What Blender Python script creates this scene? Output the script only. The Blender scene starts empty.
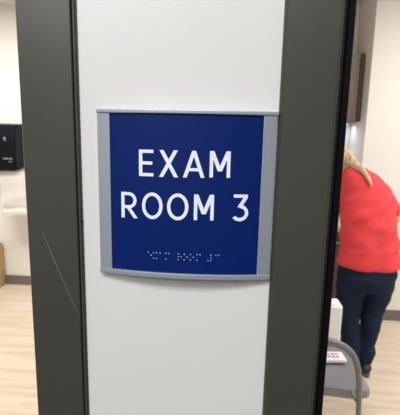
import bpy, bmesh, math, random
from mathutils import Vector, Matrix, noise
PI = math.pi
R = math.radians
random.seed(4)
sc = bpy.context.scene
col = sc.collection

# ---------------------------------------------------------------- camera
cd = bpy.data.cameras.new('camera')
cd.sensor_fit = 'HORIZONTAL'; cd.sensor_width = 36.0; cd.lens = 36.0 * 385 / 400
cd.clip_start = 0.01
cam = bpy.data.objects.new('camera', cd); col.objects.link(cam)
yaw, pitch, roll = R(-3.8425), R(9.8958), R(1.2497)
fw = Vector((math.sin(yaw) * math.cos(pitch), math.cos(yaw) * math.cos(pitch), -math.sin(pitch)))
rt = Vector((math.cos(yaw), -math.sin(yaw), 0)); up = rt.cross(fw)
r2 = rt * math.cos(roll) + up * math.sin(roll); u2 = -rt * math.sin(roll) + up * math.cos(roll)
m = Matrix((r2, u2, -fw)).transposed().to_4x4(); m.translation = (0, 0, 1.6)
cam.matrix_world = m
cd.dof.use_dof = True; cd.dof.focus_distance = 0.47; cd.dof.aperture_fstop = 16
sc.camera = cam

# ---------------------------------------------------------------- light and exposure
sc.view_settings.view_transform = 'Standard'; sc.view_settings.look = 'None'
sc.view_settings.gamma = 1.0; sc.view_settings.exposure = 0.0
w = bpy.data.worlds.new('world'); sc.world = w; w.use_nodes = True
w.node_tree.nodes['Background'].inputs[0].default_value = (0.95, 0.97, 1, 1)
w.node_tree.nodes['Background'].inputs[1].default_value = 0.03
def area(name, loc, sx, sy, power, c, rot=(0, 0, 0)):
    l = bpy.data.lights.new(name, 'AREA'); l.shape = 'RECTANGLE'; l.size = sx; l.size_y = sy
    l.energy = power; l.color = c
    o = bpy.data.objects.new(name, l); o.location = loc; o.rotation_euler = rot; col.objects.link(o)
    return o
area('corridor_light', (-0.2, -0.95, 2.82), 1.2, 0.6, 42, (0.97, 0.98, 1.0))
area('corridor_light', (-1.2, -2.1, 2.82), 1.2, 1.2, 44, (0.97, 0.98, 1.0))  # unseen light placed to reflect in the upper left frame
area('left_room_light', (-2.0, 2.5, 2.82), 1.2, 0.6, 61, (0.97, 0.975, 1.0))
area('exam_room_light', (2.2, 2.2, 2.82), 1.2, 0.6, 46, (0.97, 0.975, 1.0))
area('exam_room_light', (1.5, 0.95, 2.82), 1.2, 0.6, 14, (0.98, 0.98, 1.0))  # added unseen light, brightens the carton, chair and person's back

# ---------------------------------------------------------------- materials
def mat(name, c, rough=0.6, metal=0.0, bump=0.0, bscale=200.0, var=0.0, vscale=8.0, stretch=(1, 1, 1), coat=0.0, spec=0.5):
    m = bpy.data.materials.new(name); m.use_nodes = True
    nt = m.node_tree; b = nt.nodes['Principled BSDF']
    b.inputs['Base Color'].default_value = (*c, 1); b.inputs['Roughness'].default_value = rough
    b.inputs['Metallic'].default_value = metal; b.inputs['Coat Weight'].default_value = coat
    b.inputs['Specular IOR Level'].default_value = spec
    tc = nt.nodes.new('ShaderNodeTexCoord'); mp = nt.nodes.new('ShaderNodeMapping')
    mp.inputs['Scale'].default_value = stretch
    nt.links.new(tc.outputs['Object'], mp.inputs['Vector'])
    n = nt.nodes.new('ShaderNodeTexNoise'); n.inputs['Scale'].default_value = vscale; n.inputs['Detail'].default_value = 5
    nt.links.new(mp.outputs[0], n.inputs['Vector'])
    mx = nt.nodes.new('ShaderNodeMix'); mx.data_type = 'RGBA'
    mx.inputs[6].default_value = (*[x * (1 - var) for x in c], 1)
    mx.inputs[7].default_value = (*[min(1, x * (1 + var)) for x in c], 1)
    nt.links.new(n.outputs['Fac'], mx.inputs[0]); nt.links.new(mx.outputs[2], b.inputs['Base Color'])
    if bump:
        n2 = nt.nodes.new('ShaderNodeTexNoise'); n2.inputs['Scale'].default_value = bscale
        nt.links.new(mp.outputs[0], n2.inputs['Vector'])
        bp = nt.nodes.new('ShaderNodeBump'); bp.inputs['Strength'].default_value = bump; bp.inputs['Distance'].default_value = 0.002
        nt.links.new(n2.outputs['Fac'], bp.inputs['Height']); nt.links.new(bp.outputs[0], b.inputs['Normal'])
    return m
def wood(name, c1, c2, along, plank=None, rough=0.45):
    m = bpy.data.materials.new(name); m.use_nodes = True
    nt = m.node_tree; b = nt.nodes['Principled BSDF']; b.inputs['Roughness'].default_value = rough
    tc = nt.nodes.new('ShaderNodeTexCoord'); mp = nt.nodes.new('ShaderNodeMapping')
    s = [9, 9, 9]; s['xyz'.index(along)] = 0.9
    mp.inputs['Scale'].default_value = s
    nt.links.new(tc.outputs['Object'], mp.inputs['Vector'])
    n = nt.nodes.new('ShaderNodeTexNoise'); n.inputs['Scale'].default_value = 2.2; n.inputs['Detail'].default_value = 8
    nt.links.new(mp.outputs[0], n.inputs['Vector'])
    r = nt.nodes.new('ShaderNodeValToRGB')
    r.color_ramp.elements[0].color = (*c1, 1); r.color_ramp.elements[0].position = 0.35
    r.color_ramp.elements[1].color = (*c2, 1); r.color_ramp.elements[1].position = 0.65
    nt.links.new(n.outputs['Fac'], r.inputs[0]); out = r.outputs[0]
    if plank:
        br = nt.nodes.new('ShaderNodeTexBrick'); br.offset = 0.37
        br.inputs['Scale'].default_value = 1; br.inputs['Brick Width'].default_value = plank[0]; br.inputs['Row Height'].default_value = plank[1]
        br.inputs['Mortar Size'].default_value = 0.0015
        br.inputs['Color1'].default_value = (1, 1, 1, 1); br.inputs['Color2'].default_value = (0.95, 0.94, 0.93, 1); br.inputs['Mortar'].default_value = (0.85, 0.81, 0.77, 1)
        nt.links.new(tc.outputs['Object'], br.inputs['Vector'])
        mx = nt.nodes.new('ShaderNodeMix'); mx.data_type = 'RGBA'; mx.blend_type = 'MULTIPLY'; mx.inputs[0].default_value = 1
        nt.links.new(out, mx.inputs[6]); nt.links.new(br.outputs['Color'], mx.inputs[7]); out = mx.outputs[2]
    nt.links.new(out, b.inputs['Base Color'])
    return m
M = {
 'panel': mat('white_laminate', (0.79, 0.785, 0.765), 0.35, bump=0.02, bscale=60, var=0.01),
 'frame': mat('grey_painted_steel', (0.056, 0.053, 0.042), 0.36, bump=0.02, bscale=500, var=0.03, vscale=40, spec=0.6),
 'frame_dark': mat('dark_groove_paint', (0.06, 0.055, 0.047), 0.5),  # dark grey of the groove and bead strip
 'gasket': mat('black_rubber', (0.004, 0.004, 0.006), 0.6, spec=0.08),
 'scratch': mat('scratched_paint', (0.30, 0.28, 0.22), 0.5),
 'wall': mat('cream_wall_paint', (0.80, 0.77, 0.71), 0.85, bump=0.1, bscale=300, var=0.01),
 'ceil': mat('ceiling_paint', (0.72, 0.70, 0.66), 0.9, var=0.02),
 'carpet': mat('dark_carpet_tile', (0.07, 0.07, 0.075), 0.95, bump=0.4, bscale=150, var=0.2, vscale=60),  # unseen corridor floor, made dark to keep warm bounce down
 'base': mat('grey_vinyl_base', (0.155, 0.14, 0.125), 0.5),
 'floor': wood('pale_wood_plank_floor', (0.66, 0.54, 0.405), (0.80, 0.67, 0.52), 'x', (1.2, 0.18), 0.4),
 'cab': wood('grey_brown_wood', (0.16, 0.12, 0.088), (0.26, 0.205, 0.155), 'z'),
 'cabdark': wood('dark_brown_wood', (0.07, 0.045, 0.03), (0.11, 0.075, 0.055), 'z'),  # base cabinet's shade put into the wood colour; also the edge strip
 'oak': wood('light_oak', (0.42, 0.27, 0.12), (0.52, 0.36, 0.19), 'z'),
 'splash': mat('white_backsplash', (0.80, 0.80, 0.84), 0.3),
 'counter': mat('pale_grey_laminate', (0.55, 0.54, 0.52), 0.35, var=0.1, vscale=90),
 'alu': mat('brushed_aluminium', (0.46, 0.50, 0.57), 0.40, metal=0.55, bump=0.06, bscale=300, stretch=(1, 1, 0.05)),
 'blue': mat('blue_sign_face', (0.0, 0.015, 0.135), 0.36, bump=0.03, bscale=900, spec=0.22),
 'letter': mat('white_raised_letter', (0.88, 0.93, 1.0), 0.5),
 'dot': mat('pale_braille_dot', (0.36, 0.42, 0.6), 0.5),
 'black': mat('black_gloss_plastic', (0.004, 0.0045, 0.006), 0.45, spec=0.12),
 'greymark': mat('grey_print', (0.35, 0.36, 0.4), 0.5),
 'towel': mat('cream_paper', (0.95, 0.92, 0.86), 0.9, bump=0.3, bscale=120),
 'vinyl': mat('grey_vinyl', (0.215, 0.225, 0.245), 0.27, bump=0.04, bscale=250, spec=0.6),
 'tube': mat('grey_satin_plastic', (0.175, 0.175, 0.16), 0.42),
 'paper': mat('white_paper', (0.82, 0.81, 0.82), 0.7),
 'pink': mat('plum_print', (0.28, 0.13, 0.22), 0.7),
 'card': mat('white_card', (0.90, 0.90, 0.88), 0.75),
 'skin': mat('skin', (0.62, 0.36, 0.25), 0.5, var=0.05),
 'red': mat('coral_red_knit', (0.76, 0.066, 0.072), 0.85, bump=0.35, bscale=220, var=0.05, vscale=14, spec=0.2),
 'jeans': mat('dark_blue_denim', (0.0075, 0.017, 0.040), 0.8, bump=0.4, bscale=300, var=0.75, vscale=9, spec=0.2),
 'hair': mat('blonde_hair', (0.58, 0.43, 0.26), 0.45, var=0.55, vscale=30, stretch=(3, 3, 0.5), bump=0.6, bscale=60),
 'shoe': mat('dark_grey_shoe', (0.03, 0.03, 0.035), 0.6),
 'sole': mat('pale_rubber_sole', (0.10, 0.10, 0.10), 0.6),
 'led': mat('lamp_housing', (0.6, 0.6, 0.6), 0.5),
}
def emis(name, c, s):
    m = bpy.data.materials.new(name); m.use_nodes = True
    b = m.node_tree.nodes['Principled BSDF']; b.inputs['Emission Color'].default_value = (*c, 1); b.inputs['Emission Strength'].default_value = s
    return m
M['lamp'] = emis('lit_lamp_diffuser', (0.82, 0.86, 1.0), 3.0)  # glow of the added strip under the wall cabinet

# ---------------------------------------------------------------- mesh helpers
def obj(name, bm, m, parent=None, smooth=False, bevel=0.0, seg=2):
    bmesh.ops.recalc_face_normals(bm, faces=bm.faces)
    if bevel:
        es = [e for e in bm.edges if len(e.link_faces) == 2 and e.calc_face_angle(0) > 0.6]
        bmesh.ops.bevel(bm, geom=es, offset=bevel, segments=seg, profile=0.5, affect='EDGES', clamp_overlap=True)
    me = bpy.data.meshes.new(name); bm.to_mesh(me); bm.free()
    me.materials.append(m)
    if smooth:
        for p in me.polygons: p.use_smooth = True
    o = bpy.data.objects.new(name, me); col.objects.link(o)
    if parent:
        o.parent = parent; o.matrix_parent_inverse = Matrix.Translation(-parent.location)
    return o
def thing(name, label, cat, loc, group=None):
    o = bpy.data.objects.new(name, None); o.empty_display_size = 0.05; col.objects.link(o)
    o.location = loc; o['label'] = label; o['category'] = cat
    if group: o['group'] = group
    return o
def tag(o, label, cat, group=None):
    o['label'] = label; o['category'] = cat
    if group: o['group'] = group
    return o
def box(bm, x0, x1, y0, y1, z0, z1):
    vs = [bm.verts.new((x, y, z)) for x in (x0, x1) for y in (y0, y1) for z in (z0, z1)]
    for f in ((0, 1, 3, 2), (4, 6, 7, 5), (0, 4, 5, 1), (2, 3, 7, 6), (0, 2, 6, 4), (1, 5, 7, 3)):
        bm.faces.new([vs[i] for i in f])
    return vs
def B(*a):
    bm = bmesh.new(); box(bm, *a); return bm
def struct(name, bm, m, parent=None, **k):
    o = obj(name, bm, m, parent, **k); o['kind'] = 'structure'; return o
def prism(bm, pts, h0, h1, fn):
    """extrude a 2-D outline between h0 and h1; fn(a, b, h) gives the 3-D point"""
    lo = [bm.verts.new(fn(a, b, h0)) for a, b in pts]; hi = [bm.verts.new(fn(a, b, h1)) for a, b in pts]
    n = len(pts)
    for i in range(n): bm.faces.new((lo[i], lo[(i + 1) % n], hi[(i + 1) % n], hi[i]))
    bm.faces.new(lo); bm.faces.new(hi[::-1])
def tube(bm, pts, seg=14, sx=1.0):
    """tapering round tube through (x, y, z, r) points with rounded ends"""
    P = [Vector(p[:3]) for p in pts]; rad = [p[3] for p in pts]
    # smooth with Catmull-Rom
    Q, RR = [], []
    n = len(P)
    for i in range(n - 1):
        p0, p1, p2, p3 = P[max(i - 1, 0)], P[i], P[i + 1], P[min(i + 2, n - 1)]
        for k in range(5):
            t = k / 5
            Q.append(0.5 * ((2 * p1) + (-p0 + p2) * t + (2 * p0 - 5 * p1 + 4 * p2 - p3) * t * t + (-p0 + 3 * p1 - 3 * p2 + p3) * t ** 3))
            RR.append(rad[i] * (1 - t) + rad[i + 1] * t)
    Q.append(P[-1]); RR.append(rad[-1])
    d0 = (Q[0] - Q[1]).normalized(); d1 = (Q[-1] - Q[-2]).normalized()
    a = [(Q[0] + d0 * RR[0] * s, RR[0] * c) for s, c in ((0.95, 0.3), (0.7, 0.71), (0.38, 0.92))]
    b = [(Q[-1] + d1 * RR[-1] * s, RR[-1] * c) for s, c in ((0.38, 0.92), (0.7, 0.71), (0.95, 0.3))]
    S = a + list(zip(Q, RR)) + b
    ref = None; rings = []
    for i, (c, r) in enumerate(S):
        t = (S[min(i + 1, len(S) - 1)][0] - S[max(i - 1, 0)][0]).normalized()
        if ref is None:
            ref = Vector((0, 1, 0)) if abs(t.y) < 0.9 else Vector((1, 0, 0))
        u = (ref - t * ref.dot(t)).normalized(); v = t.cross(u); ref = u
        rings.append([bm.verts.new(c + (u * math.cos(2 * PI * k / seg) * sx + v * math.sin(2 * PI * k / seg)) * r) for k in range(seg)])
    for A, Bq in zip(rings, rings[1:]):
        for k in range(seg): bm.faces.new((A[k], A[(k + 1) % seg], Bq[(k + 1) % seg], Bq[k]))
    bm.faces.new(rings[0][::-1]); bm.faces.new(rings[-1])
def rings(bm, rows, seg=28, pw=2.3):
    """closed loft of horizontal super-ellipse slices (z, cx, cy, rx, ry)"""
    L = []
    for z, cx, cy, rx, ry in rows:
        r = []
        for k in range(seg):
            a = 2 * PI * k / seg; c, s = math.cos(a), math.sin(a)
            r.append(bm.verts.new((cx + rx * math.copysign(abs(c) ** (2 / pw), c), cy + ry * math.copysign(abs(s) ** (2 / pw), s), z)))
        L.append(r)
    for A, Bq in zip(L, L[1:]):
        for k in range(seg): bm.faces.new((A[k], A[(k + 1) % seg], Bq[(k + 1) % seg], Bq[k]))
    bm.faces.new(L[0][::-1]); bm.faces.new(L[-1])
def ball(bm, c, r, seg=20):
    ret = bmesh.ops.create_uvsphere(bm, u_segments=seg, v_segments=seg // 2 + 2, radius=1)
    for v in ret['verts']: v.co = Vector((v.co.x * r[0] + c[0], v.co.y * r[1] + c[1], v.co.z * r[2] + c[2]))
def fuse(name, bm, m, voxel, parent, smooth=3, fold=None):
    """weld overlapping volumes into one continuous surface"""
    o = obj(name, bm, m, None)
    a = o.modifiers.new('r', 'REMESH'); a.mode = 'VOXEL'; a.voxel_size = voxel; a.use_smooth_shade = True
    s = o.modifiers.new('s', 'SMOOTH'); s.factor = 0.5; s.iterations = smooth
    dg = bpy.context.evaluated_depsgraph_get(); dg.update()
    me = bpy.data.meshes.new_from_object(o.evaluated_get(dg))
    o.modifiers.clear(); o.data = me
    if fold:
        ns = [v.normal.copy() for v in me.vertices]
        for v, n in zip(me.vertices, ns): v.co += n * fold(v.co)
    for p in me.polygons: p.use_smooth = True
    if not me.materials: me.materials.append(m)
    if parent: o.parent = parent; o.matrix_parent_inverse = Matrix.Translation(-parent.location)
    return o

# ---------------------------------------------------------------- the setting
H = 2.86
struct('floor', B(-3.6, 3.4, 0.5, 4.1, -0.05, 0), M['floor'])
struct('floor_corridor', B(-3.6, 3.4, -4.1, 0.5, -0.05, 0), M['carpet'])
struct('ceiling', B(-3.6, 3.4, -4.1, 4.1, H, H + 0.05), M['ceil'])
struct('wall_back', B(-3.6, 3.4, 3.875, 4.1, 0, H), M['wall'])
struct('wall_chase', B(1.172, 3.4, 3.45, 3.875, 0, H), M['wall'])
struct('wall_left', B(-3.6, -3.5, -4.1, 3.875, 0, H), M['wall'])
struct('wall_right', B(3.3, 3.4, -4.1, 3.45, 0, H), M['wall'])
struct('wall_corridor', B(-3.5, 3.3, -4.1, -4.0, 0, H), M['wall'])
struct('wall_middle', B(-0.06, 0.05, 0.56, 3.875, 0, H), M['wall'])
struct('wall_front_left', B(-3.5, -1.25, 0.437, 0.56, 0, H), M['wall'])
struct('wall_front_right', B(1.15, 3.3, 0.437, 0.56, 0, H), M['wall'])
struct('wall_above_left', B(-1.25, -0.2337, 0.437, 0.56, 2.15, H), M['wall'])
struct('wall_above_right', B(0.127, 1.15, 0.437, 0.56, 2.15, H), M['wall'])
struct('baseboard_back', B(-3.5, -0.06, 3.863, 3.875, 0, 0.104), M['base'], bevel=0.003)
struct('baseboard_chase', B(1.172, 3.3, 3.438, 3.45, 0, 0.10), M['base'], bevel=0.003)
# white panel of the partition post
struct('wall_post', B(-0.1678, 0.0552, 0.437, 0.559, 0, H), M['panel'])
def profile(name, pts, m, z0=0.0, z1=H):
    bm = bmesh.new(); prism(bm, pts, z0, z1, lambda a, b, h: (a, b, h)); return struct(name, bm, m)
# left steel frame: flat face, a groove, a narrow bead, then the panel
lf = profile('trim_1', [(-0.2337, 0.56), (-0.2337, 0.4315), (-0.2325, 0.430), (-0.1736, 0.430), (-0.1727, 0.4308), (-0.1727, 0.56)], M['frame'])
profile('trim_5', [(-0.1727, 0.4355), (-0.1712, 0.4355), (-0.1710, 0.4322), (-0.1695, 0.4322), (-0.1692, 0.4345), (-0.1678, 0.4352), (-0.1678, 0.56), (-0.1727, 0.56)], M['frame_dark'])
rf = profile('trim_2', [(0.0545, 0.4365), (0.0545, 0.433), (0.0556, 0.4312), (0.0566, 0.4312), (0.0575, 0.430), (0.1118, 0.430), (0.1126, 0.4318), (0.1140, 0.4318), (0.1148, 0.431), (0.1165, 0.4335), (0.1190, 0.437), (0.1190, 0.56), (0.0552, 0.56), (0.0552, 0.437)], M['frame'])
profile('trim_3', [(0.1190, 0.4335), (0.1202, 0.4315), (0.1255, 0.4315), (0.1268, 0.433), (0.1268, 0.56), (0.1190, 0.56)], M['gasket'])
# paint scratch and a nick on the left frame
bm = bmesh.new()
sp = [(-0.2162, 1.491, 0.0), (-0.209, 1.473, 0.0003), (-0.2018, 1.453, 0.00045), (-0.195, 1.436, 0.0003), (-0.188, 1.418, 0.00025), (-0.181, 1.401, 0.0004), (-0.174, 1.385, 0.0)]
prism(bm, [(x - w_ / 2, z) for x, z, w_ in sp] + [(x + w_ / 2 + 0.0001, z) for x, z, w_ in sp[::-1]], 0.4299, 0.43005, lambda a, b, h: (a, h, b))
o = obj('scratch', bm, M['scratch'], lf); o['label'] = 'thin pale diagonal scratch in the grey paint'
bm = bmesh.new(); ball(bm, (-0.1682, 0.4338, 1.503), (0.0012, 0.0008, 0.0012), 8)
obj('paint_chip', bm, M['gasket'], lf)

# ---------------------------------------------------------------- the sign
SXL, SXR, SZT, SZB = -0.1462, 0.0541, 1.6318, 1.4428
XC, HW, BOW = (SXL + SXR) / 2, (SXR - SXL) / 2, 0.011
def yarc(x, off=0.0): return 0.430 + off - BOW * (1 - ((x - XC) / HW) ** 2)
sign = thing('room_sign', 'blue EXAM ROOM 3 sign in a curved silver frame on the white panel', 'sign', (XC, 0.437, SZB))
def arcslab(x0, x1, z0, z1, off, thick, n=32, yb=None):
    bm = bmesh.new()
    xs = [x0 + (x1 - x0) * i / n for i in range(n + 1)]
    pts = [(x, yarc(x, off)) for x in xs] + [(x, (yb if yb else yarc(x, off + thick))) for x in xs[::-1]]
    prism(bm, pts, z0, z1, lambda a, b, h: (a, b, h)); return bm
obj('face_panel', arcslab(-0.1312, 0.0385, SZB + 0.003, SZT - 0.003, 0.0016, 0.003), M['blue'], sign)
face = sign.children[0]
ZC0 = SZT - 0.0042; ZC1 = SZB + 0.0060
for nm, z0, z1 in (('frame_cap', ZC0, SZT), ('frame_cap', SZB, ZC1)):
    obj(nm, arcslab(SXL - 0.0004, SXR, z0, z1, -0.0012, 0, yb=0.4368), M['alu'], sign, bevel=0.0009, seg=3)
obj('frame_rail', arcslab(SXL + 0.0002, -0.1310, ZC1, ZC0, 0.0, 0, n=8, yb=0.4368), M['alu'], sign, bevel=0.0006)
obj('frame_rail', arcslab(0.0382, SXR - 0.0012, ZC1, ZC0, 0.0, 0, n=8, yb=0.4368), M['alu'], sign, bevel=0.0006)
# raised letters, stroke by stroke
def bar(a, b, wdt):                       # slanted bar with level ends
    return [(a[0] - wdt / 2, a[1]), (a[0] + wdt / 2, a[1]), (b[0] + wdt / 2, b[1]), (b[0] - wdt / 2, b[1])]
def rect(x0, x1, z0, z1): return [(x0, z0), (x1, z0), (x1, z1), (x0, z1)]
def ringpieces(cx, cz, rx, rz, a0, a1, wd, n=20):
    out = []
    for i in range(n):
        t0, t1 = a0 + (a1 - a0) * i / n, a0 + (a1 - a0) * (i + 1) / n
        out.append([(cx + rx * math.cos(t0), cz + rz * math.sin(t0)), (cx + rx * math.cos(t1), cz + rz * math.sin(t1)),
                    (cx + (rx - wd) * math.cos(t1), cz + (rz - wd) * math.sin(t1)), (cx + (rx - wd) * math.cos(t0), cz + (rz - wd) * math.sin(t0))])
    return out
W = 0.0038
def letter(ch, x0, x1, z0, z1):
    p = []; h = z1 - z0; xm = (x0 + x1) / 2
    if ch == 'E':
        p = [rect(x0, x0 + W, z0, z1), rect(x0 + W, x1, z1 - W * .93, z1), rect(x0 + W, x1, z0, z0 + W * .93), rect(x0 + W, x1 - 0.0012, z0 + h * .5 - W * .46, z0 + h * .5 + W * .46)]
    if ch == 'X':
        k = W * 1.22
        p = [bar((x0 + k / 2, z0), (x1 - k / 2 - .0005, z1), k), bar((x1 - k / 2, z0), (x0 + k / 2 + .0005, z1), k)]
    if ch == 'A':
        k = W * 1.1
        p = [bar((x0 + k / 2, z0), (xm, z1), k), bar((x1 - k / 2, z0), (xm, z1), k), rect(x0 + .0063, x1 - .0063, z0 + h * .24, z0 + h * .24 + W * .9)]
    if ch == 'M':
        k = W * 1.22
        p = [rect(x0, x0 + W, z0, z1), rect(x1 - W, x1, z0, z1), bar((xm, z0 + h * .24), (x0 + k / 2, z1), k), bar((xm, z0 + h * .24), (x1 - k / 2, z1), k)]
    if ch == 'O':
        p = ringpieces(xm, (z0 + z1) / 2, (x1 - x0) / 2, h / 2, 0, 2 * PI, W, 40)
    if ch == 'R':
        rb = h * .315; cx = x1 - rb - .0012
        p = [rect(x0, x0 + W, z0, z1), rect(x0 + W, cx, z1 - W * .93, z1), rect(x0 + W, cx, z1 - 2 * rb, z1 - 2 * rb + W * .93)]
        p += ringpieces(cx, z1 - rb, rb, rb, -PI / 2, PI / 2, W * .95, 18)
        p += [bar((x1 - W * .6, z0), (cx - .0004, z1 - 2 * rb + .001), W * 1.2)]
    if ch == '3':
        # flat top, slanted neck, round bowl
        rb = h * .31; cx = xm - .0006; cz = z0 + rb
        p = [rect(x0 + .0014, x1 - .0014, z1 - W * .93, z1), bar((xm - .0012, z0 + 2 * rb - W * .8), (x1 - .0036, z1 - W * .9), W * 1.25)]
        p += ringpieces(cx, cz, (x1 - x0) / 2 + .0004, rb, -PI * .80, PI * .5, W, 26)
    bm = bmesh.new()
    for i, q in enumerate(p):
        e = 0.00001 * (i % 3) if ch not in 'O' else 0
        prism(bm, q, -0.0008 - e, 0.0004, lambda a, b, hh: (a, yarc(a, 0.0016 + hh), b))
    obj('letter', bm, M['letter'], face)
for ch, x0, x1, z0, z1 in (('E', -.0972, -.0808, 1.5595, 1.5887), ('X', -.0745, -.0530, 1.5593, 1.5887), ('A', -.0478, -.0240, 1.5595, 1.5887), ('M', -.0187, .0038, 1.5602, 1.5889),
                           ('R', -.1184, -.0992, 1.5112, 1.5407), ('O', -.0940, -.0702, 1.5112, 1.5415), ('O', -.0652, -.0411, 1.5112, 1.5415), ('M', -.0350, -.0129, 1.5121, 1.5411), ('3', .0074, .0258, 1.5117, 1.5419)):
    letter(ch, x0, x1, z0, z1)
D = {'e': (1, 5), 'x': (1, 3, 4, 6), 'a': (1,), 'm': (1, 3, 4), 'r': (1, 2, 3, 5), 'o': (1, 3, 5), '#': (3, 4, 5, 6), 'c': (1, 4)}
for word in ((('e', -.0869), ('x', -.0806), ('a', -.0730), ('m', -.0662)), (('r', -.0518), ('o', -.0450), ('o', -.0378), ('m', -.0305)), (('#', -.0180), ('c', -.0090))):
    bm = bmesh.new()
    for ch, x in word:
        for d in D[ch]:
            px = x + (0 if d <= 3 else .0034); pz = 1.4718 - .0033 * ((d - 1) % 3)
            ball(bm, (px, yarc(px, 0.0016), pz), (.00085, .0007, .00085), 8)
    o = obj('braille_word', bm, M['dot'], face, smooth=True)

# ---------------------------------------------------------------- left room
t = thing('towel_dispenser', 'black plastic paper towel dispenser on the cream wall left of the post', 'dispenser', (-2.24, 3.875, 1.26))
def rounded_body(x0, x1, z0, z1, y0, y1, rad):
    bm = bmesh.new(); prof = [(y1, z0 + .03), (y0 + .05, z0), (y0 + .012, z0 + .02), (y0, z0 + .10), (y0 + .004, z0 + .30), (y0 + .03, z1 - .05), (y0 + .07, z1 - .008), (y1, z1)]
    prism(bm, prof, x0, x1, lambda a, b, h: (h, a, b)); return bm
obj('housing', rounded_body(-2.42, -2.06, 1.262, 1.725, 3.64, 3.875, .03), M['black'], t, smooth=False, bevel=0.02, seg=4)
bm = bmesh.new(); ball(bm, (-2.155, 3.641, 1.578), (.011, .002, .013), 12); box(bm, -2.17, -2.14, 3.6405, 3.645, 1.556, 1.559)
obj('emblem', bm, M['greymark'], t)
bm = bmesh.new()
for k in range(8): box(bm, -2.178 + k * .0115, -2.1695 + k * .0115, 3.6385, 3.642, 1.378, 1.388 + .003 * (k % 3 == 0))
for k in range(3): box(bm, -2.125 + k * .012, -2.116 + k * .012, 3.639, 3.643, 1.352, 1.358)
obj('printed_wordmark', bm, M['greymark'], t)
bm = bmesh.new(); box(bm, -2.38, -2.10, 3.70, 3.72, 1.258, 1.268); obj('paper_slot', bm, M['gasket'], t)
# long cream paper sheet with folds
bm = bmesh.new(); nx, nz = 14, 44; g = []
for j in range(nz + 1):
    r = []
    for i in range(nx + 1):
        u = i / nx; s = j / nz
        x = -2.275 + .045 * s + u * .28 + .002 * math.sin(s * 9)
        z = 1.258 - s * .43 - (.022 * max(0, 1 - u * 5) if j == nz else 0) - .008 * s * math.sin(u * 7)
        y = 3.715 - .075 * s + .007 * math.sin(s * 16 + u * 2) * s + (.016 * math.exp(-((s - .86) / .035) ** 2)) - .012 * math.exp(-((s - .94) / .03) ** 2)
        r.append(bm.verts.new((x, y, z)))
    g.append(r)
for j in range(nz):
    for i in range(nx): bm.faces.new((g[j][i], g[j][i + 1], g[j + 1][i + 1], g[j + 1][i]))
bmesh.ops.solidify(bm, geom=bm.faces[:], thickness=0.003)
tag(obj('paper_towel', bm, M['towel'], smooth=True), 'long creased cream paper towel hanging below the black dispenser', 'paper towel')
t = thing('waste_cabinet', 'light wood cabinet standing low at the far left edge of the photo', 'cabinet', (-2.7, 3.6, 0))
obj('body', B(-3.0, -2.372, 3.74, 3.863, 0, 0.45), M['oak'], t, bevel=0.008)
obj('top', B(-3.0, -2.385, 3.745, 3.863, 0.45, 0.475), M['oak'], t, bevel=0.006)
obj('door', B(-2.98, -2.40, 3.722, 3.74, 0.05, 0.43), M['oak'], t, bevel=0.003)

# ---------------------------------------------------------------- exam room: cabinets
t = thing('wall_cabinet', 'grey-brown wood cabinet hung high in the corner recess', 'cabinet', (0.6, 3.875, 1.795))
obj('body', B(0.06, 1.165, 3.615, 3.875, 1.795, 2.37), M['cab'], t)
obj('door', B(0.07, 0.60, 3.597, 3.615, 1.80, 2.365), M['cab'], t, bevel=0.002)
obj('door', B(0.605, 1.125, 3.597, 3.615, 1.80, 2.365), M['cab'], t, bevel=0.002)
o = obj('filler_strip', B(1.132, 1.168, 3.602, 3.615, 1.797, 2.37), M['cabdark'], t); o['label'] = 'dark brown vertical edge strip'  # dark brown strip along the right edge of the cabinet
t = thing('under_cabinet_lamp', 'lit slim lamp fixed under the wall cabinet', 'lamp', (0.8, 3.78, 1.77))  # added glowing strip that brightens the white area below
obj('housing', B(0.35, 1.12, 3.72, 3.80, 1.778, 1.795), M['led'], t, bevel=0.003)
obj('diffuser', B(0.37, 1.10, 3.73, 3.79, 1.772, 1.778), M['lamp'], t)
a_ = area('under_cabinet_glow', (0.8, 3.76, 1.765), 0.7, 0.05, 0.9, (0.84, 0.88, 1.0))  # added light that goes with the strip
struct('trim_4', B(0.06, 1.169, 3.862, 3.875, 0.94, 1.79), M['splash'])
t = thing('base_cabinet', 'dark wood base cabinet behind the person', 'cabinet', (0.6, 3.5, 0))
obj('body', B(0.06, 1.165, 3.20, 3.862, 0.10, 0.885), M['cabdark'], t)
obj('toe_kick', B(0.06, 1.165, 3.27, 3.86, 0, 0.10), M['gasket'], t)
for k in range(2):
    d = obj('door', B(0.07 + k * .55, .61 + k * .55, 3.182, 3.20, 0.11, 0.70), M['cabdark'], t, bevel=0.002)
    d = obj('drawer', B(0.07 + k * .55, .61 + k * .55, 3.182, 3.20, 0.708, 0.88), M['cabdark'], t, bevel=0.002)
    obj('handle', B(.28 + k * .55, .40 + k * .55, 3.160, 3.170, 0.785, 0.795), M['alu'], d)
tag(obj('countertop', B(0.055, 1.168, 3.14, 3.862, 0.885, 0.925), M['counter'], bevel=0.004), 'pale grey countertop under the lit white backsplash', 'countertop')

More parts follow.
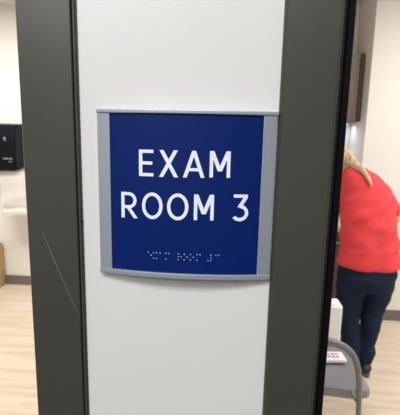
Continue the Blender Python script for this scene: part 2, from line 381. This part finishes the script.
# ---------------------------------------------------------------- chair
ch = thing('guest_chair', 'grey vinyl armchair with curved plastic arms behind the post', 'chair', (0.42, 1.94, 0))
bm = bmesh.new()
def seat_outline(off=0):
    pts = [(0.20, 1.725)]
    # gently waterfall rounded front corners
    for cx, cy, a0, a1 in ((0.684, 1.765, -PI / 2, 0), (0.668, 2.205, 0, PI / 2)):
        for k in range(7):
            a = a0 + (a1 - a0) * k / 6; pts.append((cx + .05 * math.cos(a), cy + .045 * math.sin(a)))
    pts.append((0.20, 2.25)); return pts
prism(bm, seat_outline(), 0.405, 0.46, lambda a, b, h: (a, b, h - 0.02 * max(0, (a - .5) / .2) ** 2))
obj('seat', bm, M['vinyl'], ch, bevel=0.016, seg=4, smooth=True)
bm = bmesh.new(); box(bm, 0.24, 0.66, 1.76, 2.21, 0.372, 0.407); obj('seat_pan', bm, M['gasket'], ch, bevel=0.004)
bm = bmesh.new(); prism(bm, [(0.15, 0.50), (0.20, 0.50), (0.165, 0.70), (0.125, 0.88), (0.085, 0.88), (0.12, 0.70)], 1.72, 2.23, lambda a, b, h: (a, h, b))
obj('backrest', bm, M['vinyl'], ch, bevel=0.014, seg=3, smooth=True)
for i, y in enumerate((1.645, 2.305)):
    bm = bmesh.new()
    tube(bm, [(0.16, y, 0.74, .015), (0.30, y, 0.735, .016), (0.43, y, 0.728, .017), (0.50, y, 0.717, .017), (0.56, y, 0.694, .016), (0.602, y, 0.650, .0145), (0.626, y, 0.585, .0135), (0.638, y, 0.50, .0125), (0.645, y, 0.40, .012), (0.655, y, 0.20, .012), (0.665, y, 0.012, .012)], 16)
    a = obj('armrest', bm, M['tube'], ch, smooth=True)
    bm = bmesh.new(); tube(bm, [(0.20, y, 0.735, .012), (0.18, y, 0.55, .012), (0.15, y, 0.30, .012), (0.10, y, 0.012, .012)], 12)
    obj('leg', bm, M['tube'], ch, smooth=True)
bm = bmesh.new(); tube(bm, [(0.632, 1.65, 0.43, .008), (0.632, 2.30, 0.43, .008)], 10); obj('cross_bar', bm, M['tube'], ch, smooth=True)
bm = bmesh.new(); tube(bm, [(0.18, 1.65, 0.385, .010), (0.18, 2.30, 0.385, .010)], 10); obj('cross_bar', bm, M['tube'], ch, smooth=True)
# things lying on the seat
bl = thing('booklet', 'white booklet with plum printing on the grey chair seat', 'booklet', (0.6, 1.97, 0.458))
def flat(poly, z0, z1):
    bm = bmesh.new(); prism(bm, poly, z0, z1, lambda a, b, h: (a, b, h)); return bm
obj('pages', flat([(0.42, 1.895), (0.668, 1.915), (0.661, 2.00), (0.415, 1.98)], 0.458, 0.472), M['paper'], bl)
bm = bmesh.new()
for k in range(9):
    x = 0.45 + k * .021
    for q in range(2):
        box(bm, x, x + .014 + .003 * (k % 2), 1.930 + q * .026 + .001 * k, 1.943 + q * .026 + .001 * k, 0.472, 0.4726)
obj('printing', bm, M['pink'], bl)
tag(obj('paper_sheet', flat([(0.44, 2.075), (0.62, 2.09), (0.672, 2.17), (0.66, 2.20), (0.43, 2.18)], 0.459, 0.4605), M['paper']), 'blank white paper sheet beside the booklet on the chair', 'paper')
tb = thing('white_carton', 'upright white carton standing on the far side of the chair seat', 'box', (0.62, 2.2, 0.46))
bm = bmesh.new(); box(bm, 0.56, 0.688, 2.12, 2.235, 0.4615, 0.678); obj('carton', bm, M['card'], tb, bevel=0.006)
bm = bmesh.new()
top = [(0.562, .686), (0.585, .694), (0.61, .686), (0.635, .692), (0.66, .684), (0.672, .689), (0.686, .682), (0.686, .67), (0.562, .67)]
prism(bm, top, 2.13, 2.225, lambda a, b, h: (a, h, b)); obj('crumpled_flap', bm, M['card'], tb)

# ---------------------------------------------------------------- person
pr = thing('person', 'person in coral red top and dark jeans bending forward, seen from behind', 'person', (0.98, 2.60, 0))
bm = bmesh.new()
# trunk and neck
rings(bm, [(0.66, .98, 2.60, .165, .11), (0.80, .98, 2.59, .175, .115), (1.0, .965, 2.61, .15, .10), (1.2, .95, 2.66, .155, .10), (1.32, .94, 2.695, .135, .08), (1.38, .915, 2.725, .09, .06)])
tube(bm, [(.90, 2.74, 1.36, .06), (.86, 2.78, 1.41, .052), (.83, 2.82, 1.44, .05)])
# head bowed forward and turned to the left
hc = Vector((.815, 2.86, 1.455))
ball(bm, hc, (.073, .088, .10), 28)
ball(bm, hc + Vector((-.015, .055, -.055)), (.050, .045, .055), 18)         # jaw
tube(bm, [(hc.x - .012, hc.y + .085, hc.z + .005, .008), (hc.x - .018, hc.y + .108, hc.z - .028, .013)], 8)   # nose
ball(bm, hc + Vector((-.022, .094, -.058)), (.022, .010, .008), 10)         # mouth
for s in (-1, 1): ball(bm, hc + Vector((.074 * s, -.002, -.012)), (.010, .018, .03), 12)   # ears
def arm(sh, el, wr, sgn):
    tube(bm, [(sh.x - .015 * sgn * -1, sh.y, sh.z - .01, .040), (*(sh.lerp(el, .5)), .040), (*el, .038), (*(el.lerp(wr, .4)), .037), (*wr, .024)])
    d = (wr - el).normalized(); d = Vector((d.x, d.y, -0.1)).normalized()
    side = Vector((d.y, -d.x, 0)).normalized()
    pc = wr + d * .045
    # palm
    for q in (-.024, -.008, .008, .024):
        tube(bm, [(*(wr + side * q * .6), .016), (*(pc + side * q), .0135), (*(wr + d * .088 + side * q * 1.1), .011)], 8)
    for q, ln in ((-.028, .062), (-.0095, .074), (.0095, .078), (.028, .070)):
        b0 = wr + d * .085 + side * q * sgn
        tube(bm, [(*b0, .0092), (*(b0 + d * ln * .45 + Vector((0, 0, .006)) + side * q * .1), .0085), (*(b0 + d * ln * .8 + Vector((0, 0, -.006))), .0078), (*(b0 + d * ln + Vector((0, 0, -.016))), .0068)], 8)
    th = wr + d * .02 + side * .024 * sgn
    tube(bm, [(*th, .012), (*(th + d * .03 + side * .022 * sgn), .0105), (*(th + d * .062 + side * .028 * sgn + Vector((0, 0, -.006))), .0085)], 8)
S_L, E_L, W_L = Vector((.82, 2.73, 1.33)), Vector((.765, 2.80, 1.075)), Vector((.83, 3.02, .965))
S_R, E_R, W_R = Vector((1.055, 2.70, 1.30)), Vector((1.175, 2.72, 1.09)), Vector((1.04, 3.01, .965))
arm(S_L, E_L, W_L, 1); arm(S_R, E_R, W_R, -1)
# legs and feet
L_LEG = [(.895, 2.60, .70, .088), (.890, 2.62, .45, .055), (.896, 2.60, .38, .05), (.910, 2.585, .25, .045), (.92, 2.57, .09, .035)]
R_LEG = [(1.07, 2.60, .70, .088), (1.055, 2.62, .45, .055), (1.046, 2.615, .38, .05), (1.03, 2.60, .25, .05), (1.022, 2.58, .09, .035)]
tube(bm, L_LEG); tube(bm, R_LEG)
for x, y in ((.92, 2.57), (1.022, 2.58)):
    tube(bm, [(x, y - .01, .05, .030), (x, y + .08, .042, .030), (x, y + .16, .032, .022)], 10)
body = fuse('body', bm, M['skin'], 0.0045, pr, 2)
for s in (-1, 1):
    bm = bmesh.new(); ec = hc + Vector((-.010 + .028 * s, .074, .006)); ball(bm, ec, (.010, .009, .007), 12)
    e_ = obj('eye', bm, M['card'], pr, smooth=True)
    bm = bmesh.new(); ball(bm, ec + Vector((0, .0068, 0)), (.0045, .003, .0045), 12); obj('iris', bm, M['jeans'], e_, smooth=True)
# red top
bm = bmesh.new()
rings(bm, [(0.795, .988, 2.59, .208, .142), (0.83, .986, 2.59, .204, .140), (0.95, .972, 2.595, .192, .130), (1.06, .962, 2.61, .182, .122), (1.16, .955, 2.635, .178, .120), (1.25, .955, 2.66, .166, .118),
           (1.32, .948, 2.685, .157, .108), (1.375, .928, 2.71, .131, .09), (1.415, .905, 2.735, .095, .065), (1.435, .895, 2.745, .060, .045)], 36, 2.2)
tube(bm, [(S_L.x + .015, S_L.y, S_L.z, .060), (*S_L.lerp(E_L, .5), .060), (*S_L.lerp(E_L, .86), .053)])
tube(bm, [(S_R.x - .02, S_R.y, S_R.z, .068), (*S_R.lerp(E_R, .45), .060), (*S_R.lerp(E_R, .72), .054)])
def shirt_fold(p):
    a = noise.noise(Vector(((p.x + p.z * .6) * 5, p.y * 4, (p.z - p.x * .5) * 11))) * .017
    a += noise.noise(Vector(((p.x - p.z) * 12, p.y * 8, (p.z + p.x * .7) * 7 + 4))) * .011
    a += .004 * math.exp(-((p.z - .91 - .1 * (p.x - .95)) / .018) ** 2)      # the fold round the waist
    return max(a, -.007)
top_ = fuse('knit_top', bm, M['red'], 0.008, pr, 4, shirt_fold)
for v in top_.data.vertices:
    if v.co.z < .90: v.co.z -= .018 * (.90 - v.co.z) / .10 * max(0, 1 - ((v.co.x - .97) / .17) ** 2)
# jeans
bm = bmesh.new()
rings(bm, [(0.62, .982, 2.595, .165, .115), (0.66, .983, 2.592, .182, .128), (0.74, .984, 2.59, .186, .132), (0.86, .98, 2.59, .165, .115)], 32, 2.3)
def legj(pts): tube(bm, pts, 20)
legj([(.885, 2.60, .72, .100), (.880, 2.605, .58, .093), (.888, 2.61, .46, .078), (.894, 2.60, .36, .070), (.908, 2.585, .25, .068), (.915, 2.575, .10, .062)])
legj([(1.078, 2.60, .72, .100), (1.066, 2.605, .58, .091), (1.056, 2.62, .46, .074), (1.048, 2.615, .36, .067), (1.033, 2.60, .25, .060), (1.023, 2.58, .11, .053)])
def jean_fold(p):
    return noise.noise(Vector((p.x * 5, p.y * 5, p.z * 22))) * .010 + noise.noise(Vector((p.x * 9, p.y * 9, p.z * 9))) * .005
fuse('jeans', bm, M['jeans'], 0.008, pr, 3, jean_fold)
# shoes
for x, y, tw in ((.912, 2.57, -.03), (1.022, 2.575, .02)):
    bm = bmesh.new()
    tube(bm, [(x, y - .03, .055, .036), (x + tw * .4, y + .07, .052, .038), (x + tw, y + .17, .038, .032)], 14)
    s = fuse('shoe', bm, M['shoe'], 0.006, pr, 2)
    bm = bmesh.new(); prism(bm, [(x + tw * (.4 + .6 * ((q) > 0)) * (math.sin(a) > 0) + .04 * math.cos(a), y + .065 + .135 * math.sin(a)) for a in [2 * PI * k / 24 for k in range(24)] for q in (math.sin(a),)], 0.0, 0.022, lambda a, b, h: (a, b, h))
    obj('sole', bm, M['sole'], s, bevel=0.004)
# hair: a cap over the skull, strands down the neck and a lock over the back
bm = bmesh.new()
ball(bm, hc + Vector((.002, -.018, .016)), (.088, .092, .104), 28)
tube(bm, [(hc.x + .03, hc.y - .07, hc.z + .04, .045), (hc.x + .052, hc.y - .14, hc.z + .008, .032), (.903, 2.655, 1.430, .019), (.925, 2.605, 1.388, .014), (.947, 2.572, 1.33, .007)], 14)
tube(bm, [(hc.x - .04, hc.y - .04, hc.z + .0, .05), (hc.x - .055, hc.y - .06, hc.z - .09, .038), (hc.x - .05, hc.y - .07, hc.z - .17, .018)], 14)
tube(bm, [(hc.x + .02, hc.y - .06, hc.z + .0, .05), (hc.x + .03, hc.y - .09, hc.z - .06, .035), (hc.x + .04, hc.y - .12, hc.z - .10, .012)], 14)
fuse('hair', bm, M['hair'], 0.005, pr, 3, lambda p: noise.noise(Vector((p.x * 45 + p.z * 18, p.y * 45, p.z * 6))) * .007)
